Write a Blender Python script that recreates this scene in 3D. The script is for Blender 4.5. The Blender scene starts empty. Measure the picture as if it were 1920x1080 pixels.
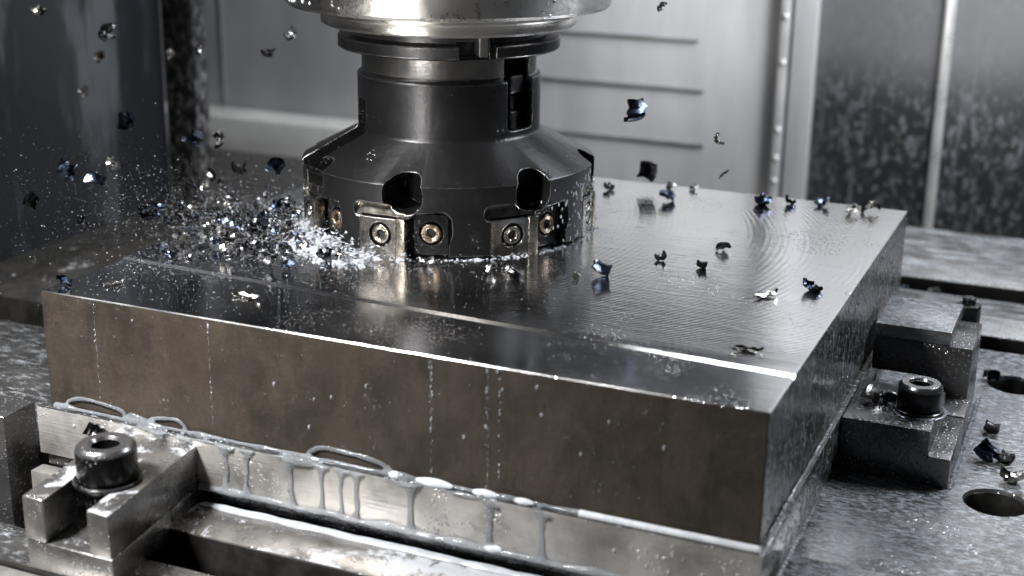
import bpy, bmesh, math, random
from mathutils import Vector, Matrix, noise as mnoise
random.seed(7)
R = math.radians
scene = bpy.context.scene
COL = scene.collection

# ------------------------------------------------------------------ camera
cam_data = bpy.data.cameras.new('camera')
cam = bpy.data.objects.new('camera', cam_data); COL.objects.link(cam)
r_, u_, f_ = Vector((.9169, .3989, .0140)), Vector((-.1322, .2704, .9536)), Vector((-.3767, .8762, -.3007))
m = Matrix((r_, u_, -f_)).transposed().to_4x4(); m.translation = Vector((.3907, -.4250, .2250))
cam.matrix_world = m
cam_data.lens = 49.62; cam_data.sensor_width = 36
cam_data.clip_start = .01; cam_data.clip_end = 20
cam_data.dof.use_dof = True; cam_data.dof.focus_distance = .60; cam_data.dof.aperture_fstop = 9.0
scene.camera = cam

# ------------------------------------------------------------------ world, lamps, exposure
world = bpy.data.worlds.new('World'); scene.world = world; world.use_nodes = True
bg = world.node_tree.nodes['Background']
bg.inputs['Color'].default_value = (.62, .72, .9, 1); bg.inputs['Strength'].default_value = .013
def area(name, loc, target, size, power, col=(1, 1, 1), sy=None, spread=180):
    l = bpy.data.lights.new(name, 'AREA'); l.energy = power; l.color = col
    l.shape = 'RECTANGLE' if sy else 'DISK'; l.size = size
    if sy: l.size_y = sy
    l.spread = R(spread)
    o = bpy.data.objects.new(name, l); COL.objects.link(o); o.location = loc
    o.rotation_euler = (Vector(target) - Vector(loc)).to_track_quat('-Z', 'Y').to_euler()
    return o
area('key_lamp', (-.20, -.42, .70), (.01, .0, .02), .18, 2.7, (1, .985, .965), spread=50)
area('added_step_light', (.14, .50, .80), (.14, .62, .0), .44, 1.8, (.97, .985, 1), sy=.10)  # unseen overhead light, added to make the step line shine
area('added_table_fill', (.62, .52, .50), (.34, .22, .0), .26, 5.6, (.88, .93, 1), sy=.16)  # unseen light added to brighten the right table and block top
area('added_wall_fill', (.52, .38, .46), (.14, .70, .20), .20, 2.1, (.96, .98, 1), spread=95)  # unseen fill added to brighten the back wall
area('added_spindle_fill', (-.05, -.75, .20), (.10, .17, .18), .16, .17, (1, .96, .91), spread=22)  # unseen fill added for a highlight down the spindle
scene.view_settings.view_transform = 'Standard'; scene.view_settings.look = 'None'
scene.view_settings.exposure = 0; scene.view_settings.gamma = 1
scene.view_settings.use_curve_mapping = False
scene.render.engine = 'CYCLES'

# ------------------------------------------------------------------ material kit
class NT:
    def __init__(s, name):
        s.m = bpy.data.materials.new(name); s.m.use_nodes = True
        s.t = s.m.node_tree; s.t.nodes.clear()
        s.out = s.n('ShaderNodeOutputMaterial'); s.pos = s.n('ShaderNodeNewGeometry').outputs['Position']
    def n(s, k, **kw):
        x = s.t.nodes.new(k)
        for a, b in kw.items(): setattr(x, a, b)
        return x
    def l(s, a, b): s.t.links.new(a, b)
    def inp(s, node, key, v):
        if hasattr(v, 'links') or isinstance(v, bpy.types.NodeSocket): s.l(v, node.inputs[key])
        else: node.inputs[key].default_value = v
    def math(s, op, a, b=0.0, c=0.0, clamp=False):
        x = s.n('ShaderNodeMath', operation=op); x.use_clamp = clamp
        for i, v in enumerate((a, b, c)): s.inp(x, i, v)
        return x.outputs[0]
    def vmap(s, scale=(1, 1, 1), rot=(0, 0, 0), vec=None):
        x = s.n('ShaderNodeMapping'); s.l(vec or s.pos, x.inputs['Vector'])
        x.inputs['Scale'].default_value = scale; x.inputs['Rotation'].default_value = rot
        return x.outputs[0]
    def noise(s, scale, detail=3, rough=.55, vec=None, dist=0):
        x = s.n('ShaderNodeTexNoise'); s.l(vec or s.pos, x.inputs['Vector'])
        x.inputs['Scale'].default_value = scale; x.inputs['Detail'].default_value = detail
        x.inputs['Roughness'].default_value = rough; x.inputs['Distortion'].default_value = dist
        return x.outputs[0]
    def vor(s, scale, feature='F1', vec=None, rnd=1):
        x = s.n('ShaderNodeTexVoronoi', feature=feature); s.l(vec or s.pos, x.inputs['Vector'])
        x.inputs['Scale'].default_value = scale; x.inputs['Randomness'].default_value = rnd
        return x.outputs['Distance']
    def rng(s, v, a, b, c=0.0, d=1.0, smooth=True):
        x = s.n('ShaderNodeMapRange', interpolation_type='SMOOTHSTEP' if smooth else 'LINEAR')
        s.l(v, x.inputs[0])
        for i, q in enumerate((a, b, c, d)): x.inputs[i + 1].default_value = q
        return x.outputs[0]
    def mix(s, f, a, b):
        x = s.n('ShaderNodeMix', data_type='RGBA'); s.inp(x, 0, f)
        for i, v in ((6, a), (7, b)):
            if isinstance(v, tuple): x.inputs[i].default_value = (*v[:3], 1)
            else: s.l(v, x.inputs[i])
        return x.outputs[2]
    def bump(s, h, strength, dist, normal=None):
        x = s.n('ShaderNodeBump'); s.l(h, x.inputs['Height'])
        x.inputs['Strength'].default_value = strength; x.inputs['Distance'].default_value = dist
        if normal: s.l(normal, x.inputs['Normal'])
        return x.outputs[0]
    def pbr(s, col, rough, metal, normal=None, **kw):
        x = s.n('ShaderNodeBsdfPrincipled')
        if isinstance(col, tuple): col = (*col[:3], 1)
        s.inp(x, 'Base Color', col); s.inp(x, 'Roughness', rough); s.inp(x, 'Metallic', metal)
        if normal: s.l(normal, x.inputs['Normal'])
        for k, v in kw.items(): s.inp(x, k.replace('_', ' '), v)
        return x.outputs[0]
    def done(s, sh): s.l(sh, s.out.inputs['Surface']); return s.m

def steel(name, col, rough=.35, metal=1.0, mott=.25, brush=None, brush_s=.15, drops=0.0, drop_scale=700,
          milk=0.0, milk_scale=60, milk_vec=(1, 1, 1), grain=.1, edge=0.0, rust=0.0, up_only=False, milkcol=(.40, .42, .455), stain=0.0, aniso=0.0, wear_glint_col=(.36, .355, .345), soft=0.0):
    """Worked steel: mottled colour, brushed grain, spray drops, milky coolant patches, edges paled by wear and painted highlight."""
    t = NT(name)
    big = t.noise(38, 5, .6)
    fine = t.noise(420, 4, .6)
    c = t.mix(t.rng(big, .3, .7), tuple(v * (1 - mott) for v in col), tuple(min(1, v * (1 + mott)) for v in col))
    if stain:
        sn = t.noise(60, 9, .72, t.vmap((1, 1, .6)), .5)
        c = t.mix(t.math('MULTIPLY', t.rng(sn, .38, .62), stain), c, tuple(v * 2.1 for v in col))
        c = t.mix(t.math('MULTIPLY', t.rng(t.noise(700, 5, .7), .5, .7), stain * .8), c, tuple(v * .35 for v in col))
    if rust:
        rn = t.noise(22, 6, .65, t.vmap((1, 1, .35)))
        c = t.mix(t.math('MULTIPLY', t.rng(rn, .45, .7), rust), c, (col[0] * 1.05, col[1] * .82, col[2] * .62))
    rg = t.math('ADD', t.math('MULTIPLY', t.math('SUBTRACT', big, .5), .25), t.math('ADD', rough, t.math('MULTIPLY', t.math('SUBTRACT', fine, .5), .2)), clamp=True)
    nrm = None
    if edge:
        b = t.n('ShaderNodeBevel', samples=4); b.inputs['Radius'].default_value = .0005; nrm = b.outputs[0]
        g0 = t.n('ShaderNodeNewGeometry'); vm = t.n('ShaderNodeVectorMath', operation='DOT_PRODUCT'); t.l(b.outputs[0], vm.inputs[0]); t.l(g0.outputs['Normal'], vm.inputs[1])
        wear_glint = t.math('MULTIPLY', t.rng(vm.outputs['Value'], .985, .86), t.math('MULTIPLY', t.rng(t.noise(300, 3), .32, .58), edge))
        c = t.mix(wear_glint, c, wear_glint_col)  # edge wear and edge highlight both put into the colour as pale lines
    h = t.math('MULTIPLY', fine, grain)
    nrm = t.bump(h, .5, .0006, nrm)
    if brush:
        bn = t.noise(1.0, 4, .7, t.vmap(brush)); nrm = t.bump(bn, brush_s, .0005, nrm)
    if drops:
        v = t.vor(drop_scale); mask = t.rng(t.noise(55, 3), .62 - .3 * drops, .75 - .3 * drops)
        d = t.math('MULTIPLY', t.rng(v, .42, .05), mask)
        nrm = t.bump(d, .5, .0008, nrm)
        rg = t.math('MULTIPLY', rg, t.rng(d, 0, .3, 1, .3))
        c = t.mix(t.math('MULTIPLY', d, .4), c, (.36, .38, .41)); metal = t.rng(d, .1, .8, metal, metal * .5)
    kw = {}
    if aniso:
        tg = t.n('ShaderNodeTangent', direction_type='RADIAL', axis='Z'); kw = dict(Anisotropic=aniso, Anisotropic_Rotation=.25, Tangent=tg.outputs[0])
    sh = t.pbr(c, rg, metal, nrm, **kw)
    if milk:
        mn = t.noise(milk_scale, 7, .68, t.vmap(milk_vec), .6)
        f = t.rng(mn, .66 - .3 * milk - soft, .72 - .3 * milk + soft)
        if up_only:
            g = t.n('ShaderNodeNewGeometry'); sx = t.n('ShaderNodeSeparateXYZ'); t.l(g.outputs['True Normal'], sx.inputs[0])
            f = t.math('MULTIPLY', f, t.rng(sx.outputs[2], .6, .9))
        mb = t.bump(f, .6, .0008)
        film = t.pbr(milkcol, .16, 0.0, mb, IOR=1.34)
        ms = t.n('ShaderNodeMixShader'); t.inp(ms, 0, t.math('MULTIPLY', f, .8)); t.l(sh, ms.inputs[1]); t.l(film, ms.inputs[2])
        sh = ms.outputs[0]
    return t.done(sh)

def mat_block_top():
    """freshly milled face: arc-shaped feed marks, coolant film ripples, fine spray"""
    t = NT('milled_face')
    s = t.n('ShaderNodeSeparateXYZ'); t.l(t.pos, s.inputs[0]); X, Y = s.outputs[0], s.outputs[1]
    dy = t.math('SUBTRACT', Y, .172)
    arc = t.math('SQRT', t.math('MAXIMUM', t.math('SUBTRACT', .0300, t.math('MULTIPLY', dy, dy)), 0.0))
    u = t.math('ADD', X, t.math('MULTIPLY', arc, -1.0))
    wob = t.noise(40, 2)
    w = t.math('SINE', t.math('ADD', t.math('MULTIPLY', u, 2100.0), t.math('MULTIPLY', wob, 3.0)))
    wet = t.noise(1, 4, .6, t.vmap((60, 260, 60), (0, 0, R(-6))), .8)
    streak = t.noise(1, 4, .7, t.vmap((22, 900, 22), (0, 0, R(-3))))
    strip = t.rng(Y, .040, .048)                                 # 0 on the finished front strip
    fade = t.rng(t.noise(12, 2), .3, .75, .15, 1)
    n1 = t.bump(t.math('MULTIPLY', t.math('MULTIPLY', w, strip), fade), .12, .0002)
    n2 = t.bump(t.math('MULTIPLY', wet, t.rng(strip, 0, 1, .25, 1)), .10, .0012, n1)
    n3 = t.bump(streak, .06, .0004, n2)
    dm = t.math('MULTIPLY', t.rng(t.vor(800), .33, .05), t.rng(t.noise(30, 3), .50, .66))
    n4 = t.bump(dm, .35, .0006, n3)
    rg = t.rng(t.noise(26, 4), .3, .7, .11, .19)
    c = t.mix(t.noise(20, 4), (.80, .80, .81), (.90, .895, .89))
    return t.done(t.pbr(c, rg, 1.0, n4))

def mat_coolant(name, col, trans, rough=.06, alpha=1.0):
    t = NT(name)
    n = t.noise(350, 3)
    nb = t.bump(n, .25, .0006)
    c = t.mix(t.rng(t.noise(160, 3), .35, .65), tuple(v * .8 for v in col), col)
    return t.done(t.pbr(c, rough, 0.0, nb, IOR=1.34, Transmission_Weight=trans, Specular_IOR_Level=.6))

def mat_chip(name, col, col2, rough=.2):
    t = NT(name)
    c = t.mix(t.rng(t.noise(240, 3), .38, .62), col, col2)
    nb = t.bump(t.noise(900, 3), .35, .0006)
    return t.done(t.pbr(c, rough, 1.0, nb))

def mat_simple(name, col, rough=.4, metal=0.0, var=.2, scale=60, bump=.15, vec=(1, 1, 1)):
    t = NT(name)
    n = t.noise(scale, 5, .6, t.vmap(vec))
    c = t.mix(t.rng(n, .3, .7), tuple(v * (1 - var) for v in col), tuple(v * (1 + var) for v in col))
    return t.done(t.pbr(c, t.rng(n, .3, .7, rough * .8, min(1, rough * 1.2)), metal, t.bump(n, bump, .001)))

def mat_speckled(name, dark, light, thr, scale, stretch=(1, 1, .6), rough=.35, top_clear=None, streaks=0.0):
    """dark panel covered with dried coolant speckles and runs"""
    t = NT(name)
    n = t.noise(scale, 5, .7, t.vmap(stretch)); f = t.rng(n, thr, thr + .13)
    if streaks:
        st = t.noise(1, 3, .6, t.vmap((130, 130, 5))); f = t.math('MAXIMUM', t.math('MULTIPLY', f, .8), t.math('MULTIPLY', t.rng(st, .60, .72), streaks))
    big = t.noise(9, 3); f = t.math('MULTIPLY', f, t.rng(big, .3, .6, .35, 1))
    if top_clear:
        s = t.n('ShaderNodeSeparateXYZ'); t.l(t.pos, s.inputs[0])
        z = t.math('ADD', s.outputs[2], t.math('MULTIPLY', t.math('SUBTRACT', big, .5), .05))
        up = t.rng(z, top_clear[0], top_clear[1])
        f = t.math('MULTIPLY', f, t.rng(up, 0, 1, 1, .25)); c = t.mix(f, t.mix(up, dark, (.10, .10, .105)), light)
    else: c = t.mix(f, dark, light)
    return t.done(t.pbr(c, t.rng(f, 0, 1, rough, .6), 0.0, t.bump(f, .3, .001)))

M = {}
M['mill_top'] = mat_block_top()
M['block_side'] = steel('scaled_steel_side', (.028, .0220, .0162), .56, .25, .30, (240, 240, 14), .5, drops=.05, drop_scale=420, grain=.9, rust=.3, stain=.6)
M['block_wet'] = steel('wet_steel_side', (.11, .107, .105), .22, .8, .3, (300, 160, 16), .7, drops=.8, drop_scale=330, milk=.22, milk_scale=1, milk_vec=(260, 260, 40), grain=.3, milkcol=(.40, .43, .48))
M['plate'] = steel('ground_plate', (.50, .485, .465), .33, .75, .38, (40, 40, 1100), .5, drops=.25, drop_scale=520, grain=.3)
M['clamp_top'] = steel('clamp_steel', (.25, .245, .24), .30, .85, .35, (120, 900, 120), .12, drops=.5, milk=.42, milk_scale=75, grain=.3, edge=1, up_only=True)
M['clamp_dark'] = steel('dark_clamp_steel', (.13, .128, .13), .30, .8, .35, (120, 900, 120), .1, drops=.8, drop_scale=520, milk=.22, milk_scale=120, grain=.25, edge=1, up_only=True)
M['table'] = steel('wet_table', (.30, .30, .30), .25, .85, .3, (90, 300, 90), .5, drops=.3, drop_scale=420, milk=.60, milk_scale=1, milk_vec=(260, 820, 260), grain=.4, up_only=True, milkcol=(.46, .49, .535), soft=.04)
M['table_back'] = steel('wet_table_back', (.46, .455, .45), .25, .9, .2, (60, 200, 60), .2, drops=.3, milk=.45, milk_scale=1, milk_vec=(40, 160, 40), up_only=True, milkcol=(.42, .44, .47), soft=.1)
M['slot'] = mat_simple('oily_shaded_slot', (.018, .017, .016), .35, .3, .4, 90)  # near-black: dirty oil plus the slot's shade put into the colour
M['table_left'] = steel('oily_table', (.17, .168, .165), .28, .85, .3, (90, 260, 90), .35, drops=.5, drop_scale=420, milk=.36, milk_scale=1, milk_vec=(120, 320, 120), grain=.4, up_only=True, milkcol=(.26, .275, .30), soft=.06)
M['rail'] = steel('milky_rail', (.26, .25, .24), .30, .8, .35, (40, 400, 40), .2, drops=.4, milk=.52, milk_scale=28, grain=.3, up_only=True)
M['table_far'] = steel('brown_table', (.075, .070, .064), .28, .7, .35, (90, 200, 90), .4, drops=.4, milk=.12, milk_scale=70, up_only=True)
M['tray'] = mat_simple('tray_paint', (.06, .058, .056), .45, .2, .4, 60)
M['cutter'] = steel('oxide_steel', (.030, .030, .0315), .33, .85, .12, (30, 30, 1400), .08, drops=.08, drop_scale=560, grain=.35, edge=1, aniso=.5)
M['cutter_in'] = steel('oxide_pocket', (.03, .03, .031), .28, .85, .2, None, drops=.5, grain=.3, edge=1)
M['holder'] = steel('black_flange', (.035, .035, .037), .33, .8, .2, None, grain=.5, edge=1)
M['neck'] = steel('worn_collar', (.15, .146, .142), .34, .9, .4, (20, 20, 900), .15, grain=.6, edge=1, aniso=.5)
M['spindle'] = steel('turned_steel', (.66, .64, .61), .30, 1.0, .06, (12, 12, 4000), .12, drops=.10, drop_scale=420, grain=.15, aniso=.75)
M['insert'] = steel('insert_carbide', (.40, .375, .34), .18, 1.0, .25, None, grain=.3, edge=1)
M['gold'] = steel('gold_carbide', (.34, .30, .25), .26, 1.0, .3, None, grain=.4, edge=1)
M['screw'] = steel('insert_screw', (.52, .47, .41), .22, 1.0, .2, None, grain=.2, edge=1)
M['brass'] = steel('bronze_screw', (.42, .32, .235), .26, 1.0, .25, None, grain=.2, edge=1)
M['hole'] = mat_simple('black_void', (.006, .006, .007), .4)
M['bolt'] = steel('black_bolt', (.013, .013, .014), .20, .7, .2, None, drops=.45, drop_scale=520, grain=.2, edge=1)
M['bolt_top'] = steel('worn_bolt_face', (.20, .20, .205), .25, .9, .3, None, drops=.4, grain=.2, edge=1)
M['wall'] = mat_simple('wall_paint', (.35, .352, .36), .55, .0, .13, 22, .05, (1, 1, .25))
M['wall_trim'] = mat_simple('wall_trim', (.55, .55, .55), .32, .5, .12, 40, .1)
M['slit'] = mat_simple('slit_shadow_gap', (.17, .17, .175), .5)
M['wall_upper'] = mat_simple('added_cover_dark', (.035, .037, .042), .45, 0, .3, 30)  # dark colour of the added cover out of view
M['ledge'] = mat_simple('ledge_paint', (.66, .65, .63), .4, .1, .1, 30)
M['column'] = mat_speckled('column_speckle', (.012, .012, .013), (.15, .148, .145), .47, 190, (1, 1, .6))
M['glass_left'] = mat_speckled('side_panel', (.018, .020, .0235), (.085, .090, .100), .48, 16, (1, 1, .22), .3)
M['panel_right'] = mat_speckled('window_panel', (.018, .019, .022), (.17, .178, .20), .49, 230, (1, 1, .6), .5, (.02, .085), .8)
M['panel_upper'] = mat_simple('window_clear', (.13, .13, .14), .3, .1, .25, 16)
M['milk'] = mat_coolant('milky_coolant', (.58, .61, .65), .08)
M['film'] = mat_coolant('thin_coolant', (.62, .66, .71), .82)
M['drop'] = mat_coolant('coolant_drop', (.80, .84, .90), .75, .03)
M['foam'] = mat_coolant('foam', (.52, .55, .60), .35, .10)
M['chip_blue'] = mat_chip('blued_chip', (.014, .020, .036), (.075, .095, .135))
M['chip_dark'] = mat_chip('dark_chip', (.05, .05, .055), (.16, .16, .17))
M['chip_silver'] = mat_chip('bright_chip', (.22, .21, .20), (.52, .50, .47), .18)

# ------------------------------------------------------------------ mesh kit
def finish(bm, name, mat, parent=None, loc=None, angle=32):
    me = bpy.data.meshes.new(name)
    if parent is not None and loc is None: loc = ROOT.get(parent.name)
    if loc is not None: bmesh.ops.translate(bm, verts=bm.verts, vec=-Vector(loc))
    bmesh.ops.recalc_face_normals(bm, faces=bm.faces)
    bm.to_mesh(me); bm.free()
    for ma in (mat if isinstance(mat, (list, tuple)) else [mat]): me.materials.append(ma)
    me.shade_smooth(); me.set_sharp_from_angle(angle=R(angle))
    o = bpy.data.objects.new(name, me); COL.objects.link(o)
    if parent is not None: o.parent = parent
    elif loc is not None: o.location = loc
    return o
ROOT = {}
def tag(o, label, cat, group=None, kind=None):
    if label: o['label'] = label
    if cat: o['category'] = cat
    if group: o['group'] = group
    if kind: o['kind'] = kind
    return o
def thing(name, label, cat, loc=(0, 0, 0), group=None):
    o = bpy.data.objects.new(name, None); COL.objects.link(o); o.location = loc
    o.empty_display_size = .01
    ROOT[o.name] = Vector(loc)
    return tag(o, label, cat, group)
def structure(o): o['kind'] = 'structure'; return o
def box(bm, x0, x1, y0, y1, z0, z1, bev=.0006, seg=2):
    b = bmesh.new()
    vs = [b.verts.new((x, y, z)) for x in (x0, x1) for y in (y0, y1) for z in (z0, z1)]
    for q in ((0, 1, 3, 2), (4, 6, 7, 5), (0, 4, 5, 1), (2, 3, 7, 6), (0, 2, 6, 4), (1, 5, 7, 3)): b.faces.new([vs[i] for i in q])
    if bev: bmesh.ops.bevel(b, geom=b.edges[:], offset=bev, segments=seg, profile=.5, affect='EDGES')
    join(bm, b); return bm
def join(bm, b):
    t = bpy.data.meshes.new('tmp'); b.to_mesh(t); b.free(); bm.from_mesh(t); bpy.data.meshes.remove(t)
def prism(bm, pts, a0, a1, axis='y', bev=.0006, seg=2):
    """polygon pts (two coordinates) swept along an axis"""
    b = bmesh.new()
    def P(p, a): return {'y': (p[0], a, p[1]), 'z': (p[0], p[1], a), 'x': (a, p[0], p[1])}[axis]
    A = [b.verts.new(P(p, a0)) for p in pts]; B = [b.verts.new(P(p, a1)) for p in pts]
    b.faces.new(A); b.faces.new(B[::-1])
    for i in range(len(pts)): b.faces.new((A[i], A[(i + 1) % len(pts)], B[(i + 1) % len(pts)], B[i]))
    bmesh.ops.recalc_face_normals(b, faces=b.faces)
    if bev: bmesh.ops.bevel(b, geom=b.edges[:], offset=bev, segments=seg, profile=.5, affect='EDGES')
    join(bm, b); return bm
def lathe(bm, prof, n=96, c=(0, 0), close=False):
    rings = []
    for r, z in prof:
        if r < 1e-7: rings.append([bm.verts.new((c[0], c[1], z))])
        else: rings.append([bm.verts.new((c[0] + r * math.cos(2 * math.pi * i / n), c[1] + r * math.sin(2 * math.pi * i / n), z)) for i in range(n)])
    pairs = list(zip(rings, rings[1:])) + ([(rings[-1], rings[0])] if close else [])
    for a, b in pairs:
        for i in range(n):
            j = (i + 1) % n
            if len(a) == 1: bm.faces.new((a[0], b[i], b[j]))
            elif len(b) == 1: bm.faces.new((a[i], b[0], a[j]))
            else: bm.faces.new((a[i], b[i], b[j], a[j]))
    return bm
def boolean(obj, cutters, op='DIFFERENCE'):
    for ct in cutters:
        mod = obj.modifiers.new('b', 'BOOLEAN'); mod.object = ct; mod.operation = op; mod.solver = 'EXACT'
    dg = bpy.context.evaluated_depsgraph_get(); dg.update()
    me = bpy.data.meshes.new_from_object(obj.evaluated_get(dg))
    obj.modifiers.clear(); old = obj.data; nm = old.name; obj.data = me; bpy.data.meshes.remove(old); me.name = nm
    for ct in cutters:
        d = ct.data; bpy.data.objects.remove(ct); bpy.data.meshes.remove(d)
    me.shade_smooth(); me.set_sharp_from_angle(angle=R(32))
def remesh(obj, voxel, smooth=4, fac=.6):
    mod = obj.modifiers.new('r', 'REMESH'); mod.mode = 'VOXEL'; mod.voxel_size = voxel; mod.use_smooth_shade = True
    if smooth: s = obj.modifiers.new('s', 'SMOOTH'); s.iterations = smooth; s.factor = fac
    dg = bpy.context.evaluated_depsgraph_get(); dg.update()
    me = bpy.data.meshes.new_from_object(obj.evaluated_get(dg)); obj.modifiers.clear()
    old = obj.data; obj.data = me; bpy.data.meshes.remove(old); me.shade_smooth()
def tube(bm, pts, rad, n=8, flat=(1, 1, 1)):
    """round bead along points with a radius per point, closed ends"""
    pts = [Vector(p) for p in pts]; rings = []
    for i, p in enumerate(pts):
        d = (pts[min(i + 1, len(pts) - 1)] - pts[max(i - 1, 0)]).normalized()
        a = d.cross(Vector((0, 0, 1)) if abs(d.z) < .9 else Vector((1, 0, 0))).normalized(); b = d.cross(a)
        r = rad[i] if hasattr(rad, '__len__') else rad
        rings.append([bm.verts.new(p + Vector([w * f for w, f in zip((a * math.cos(q) + b * math.sin(q)) * r, flat)])) for q in [2 * math.pi * k / n for k in range(n)]])
    for a, b in zip(rings, rings[1:]):
        for k in range(n): bm.faces.new((a[k], a[(k + 1) % n], b[(k + 1) % n], b[k]))
    bm.faces.new(rings[0][::-1]); bm.faces.new(rings[-1])
def smooth_path(pts, n=6):
    pts = [Vector(p) for p in pts]; out = []
    for i in range(len(pts) - 1):
        p0, p1, p2, p3 = pts[max(i - 1, 0)], pts[i], pts[i + 1], pts[min(i + 2, len(pts) - 1)]
        for k in range(n):
            t = k / n
            out.append(.5 * ((2 * p1) + (p2 - p0) * t + (2 * p0 - 5 * p1 + 4 * p2 - p3) * t * t + (3 * p1 - p0 - 3 * p2 + p3) * t ** 3))
    return out + [pts[-1]]

H = .050
# ------------------------------------------------------------------ setting: table, tray, enclosure walls
def slab(name, args, mat, bev=.0008):
    bm = bmesh.new(); box(bm, *args, bev=bev)
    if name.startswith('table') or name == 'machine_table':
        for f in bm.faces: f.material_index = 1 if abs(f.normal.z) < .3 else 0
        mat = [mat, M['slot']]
    return structure(finish(bm, name, mat))
ZT = -.024
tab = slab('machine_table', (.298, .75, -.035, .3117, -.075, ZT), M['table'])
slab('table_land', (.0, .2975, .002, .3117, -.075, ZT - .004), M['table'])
cut = []
for hx, hy, hr in ((.3668, .1240, .0120), (.3625, .2640, .0120)):
    bm = bmesh.new(); lathe(bm, [(0, -.068), (hr, -.068), (hr, -.0256), (hr * 1.09, -.0236), (hr * 1.09, -.02), (0, -.02)], 64, (hx, hy))
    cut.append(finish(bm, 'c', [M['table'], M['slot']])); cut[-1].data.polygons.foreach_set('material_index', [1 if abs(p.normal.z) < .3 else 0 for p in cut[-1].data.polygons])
boolean(tab, cut)
slab('table_land', (.10, .75, .335, .402, -.075, ZT), M['table_back'])
slab('table_land', (.10, .75, .430, .552, -.075, ZT), M['table_back'])
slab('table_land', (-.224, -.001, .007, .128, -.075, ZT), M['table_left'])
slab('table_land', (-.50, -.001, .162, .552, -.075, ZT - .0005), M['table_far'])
slab('table_rail', (.030, .297, -.0285, -.0045, -.075, -.027), M['rail'])
slab('table_land', (-.20, .32, -.0665, -.0443, -.075, -.032), M['table_left'])
slab('table_land', (-.20, .32, -.085, -.0675, -.075, -.0345), M['plate'])
slab('chip_tray', (-.9, 1.0, -.6, .75, -.085, -.0752), M['tray'])

wall = slab('wall_back', (-.75, .1385, .70, .71, -.0752, .250), M['wall'])
up = slab('added_dark_cover', (-.75, .1385, .696, .71, .2505, .80), M['wall_upper'])  # unseen dark cover, added to darken the block-top reflection
for k in range(9):
    bm = bmesh.new(); prism(bm, [(.6962, .256 + .06 * k), (.672, .283 + .06 * k), (.6962, .310 + .06 * k)], -.74, .138, 'x', 0); finish(bm, 'added_cover_fold', M['wall_upper'], up)  # folds of the added cover, out of view
for z0, xa, xb in ((.0735, -.20, .0700), (.0330, -.20, .0770), (-.0125, -.20, .0795)):
    bm = bmesh.new(); box(bm, xa, xb, .6975, .7003, z0 - .0012, z0 + .0012, .0005); finish(bm, 'louvre_slit', M['slit'], wall)
bm = bmesh.new(); box(bm, -.3965, -.3945, .6985, .7003, -.02, .225, 0); finish(bm, 'panel_seam', M['slit'], wall)
bm = bmesh.new(); box(bm, .1385, .1452, .688, .71, -.0752, .330, .001); trim = finish(bm, 'edge_strip', M['wall_trim'], wall)
for z in (.128, .098, .062, .008, -.015, .165, .2, -.034):
    bm = bmesh.new(); lathe(bm, [(0, -.0016), (.0014, -.0014), (.0024, -.0006), (.0026, .0), (0, .0)], 20)
    bmesh.ops.rotate(bm, verts=bm.verts, matrix=Matrix.Rotation(R(-90), 3, 'X'))
    bmesh.ops.translate(bm, verts=bm.verts, vec=(.1425, .6878, z)); finish(bm, 'rivet', M['wall_trim'], wall)
bm = bmesh.new(); box(bm, .1478, .1665, .694, .71, -.0752, .330, .001); finish(bm, 'edge_channel', M['wall'], wall)
pan = slab('wall_window', (.1670, .60, .702, .712, -.0752, .128), M['panel_right'], .0005)
bm = bmesh.new(); box(bm, .261, .269, .6965, .7025, -.0752, .225, .002); finish(bm, 'window_bar', M['wall_trim'], pan)
slab('added_wall_panel', (.1670, .60, .699, .712, .1285, .330), M['wall'])  # unseen bright panel, added to lighten reflections in block top and table
slab('added_dark_cover', (.1390, .60, .697, .712, .3305, .80), M['wall_upper'])  # right half of the added dark cover, also unseen
led = slab('wall_ledge', (-.60, -.06, .655, .6995, -.0752, -.0195), M['ledge'], .004)
slab('wall_left', (-.235, -.225, -.02, .384, -.0752, .55), M['glass_left'])
slab('wall_column', (-.2245, -.199, .3845, .400, -.0745, .60), M['column'])

# ------------------------------------------------------------------ workpiece
blk = thing('steel_block', 'large rectangular steel block with shiny milled top and brown scaled front', 'steel block', (.15, .146, 0))
# body with the finished front strip a hair lower than the face still being cut; long edges chamfered
def block_body():
    b = bmesh.new(); D, ch, st = .292, .0004, .0007
    def sec(x, ys):
        return [b.verts.new((x, y, z)) for y, z in [(0, .0008), (0, H - st - ch), (ch, H - st), (ys, H - st), (ys + .0022, H), (D - ch, H), (D, H - ch), (D, 0), (.0008, 0)]]
    e = .0005
    xs = [(0, 1), (e, 0), (.3 - e, 0), (.3, 1)]
    S = []
    for x, inset in xs:
        ys = .0505 + (.0345 - .0505) * x / .3
        v = sec(x, ys)
        if inset:
            for q in v[1:7]: q.co.z -= .0004
            v[0].co.y += e; v[8].co.z += e
        S.append(v)
    n = 9
    for a, c in zip(S, S[1:]):
        for i in range(n):
            f = b.faces.new((a[i], a[(i + 1) % n], c[(i + 1) % n], c[i]))
            f.material_index = 0 if 1 <= i <= 5 else 1
    f = b.faces.new(S[0]); f.material_index = 1
    f = b.faces.new(S[-1][::-1]); f.material_index = 2
    return b
finish(block_body(), 'body', [M['mill_top'], M['block_side'], M['block_wet']], blk, None, 8)

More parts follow.
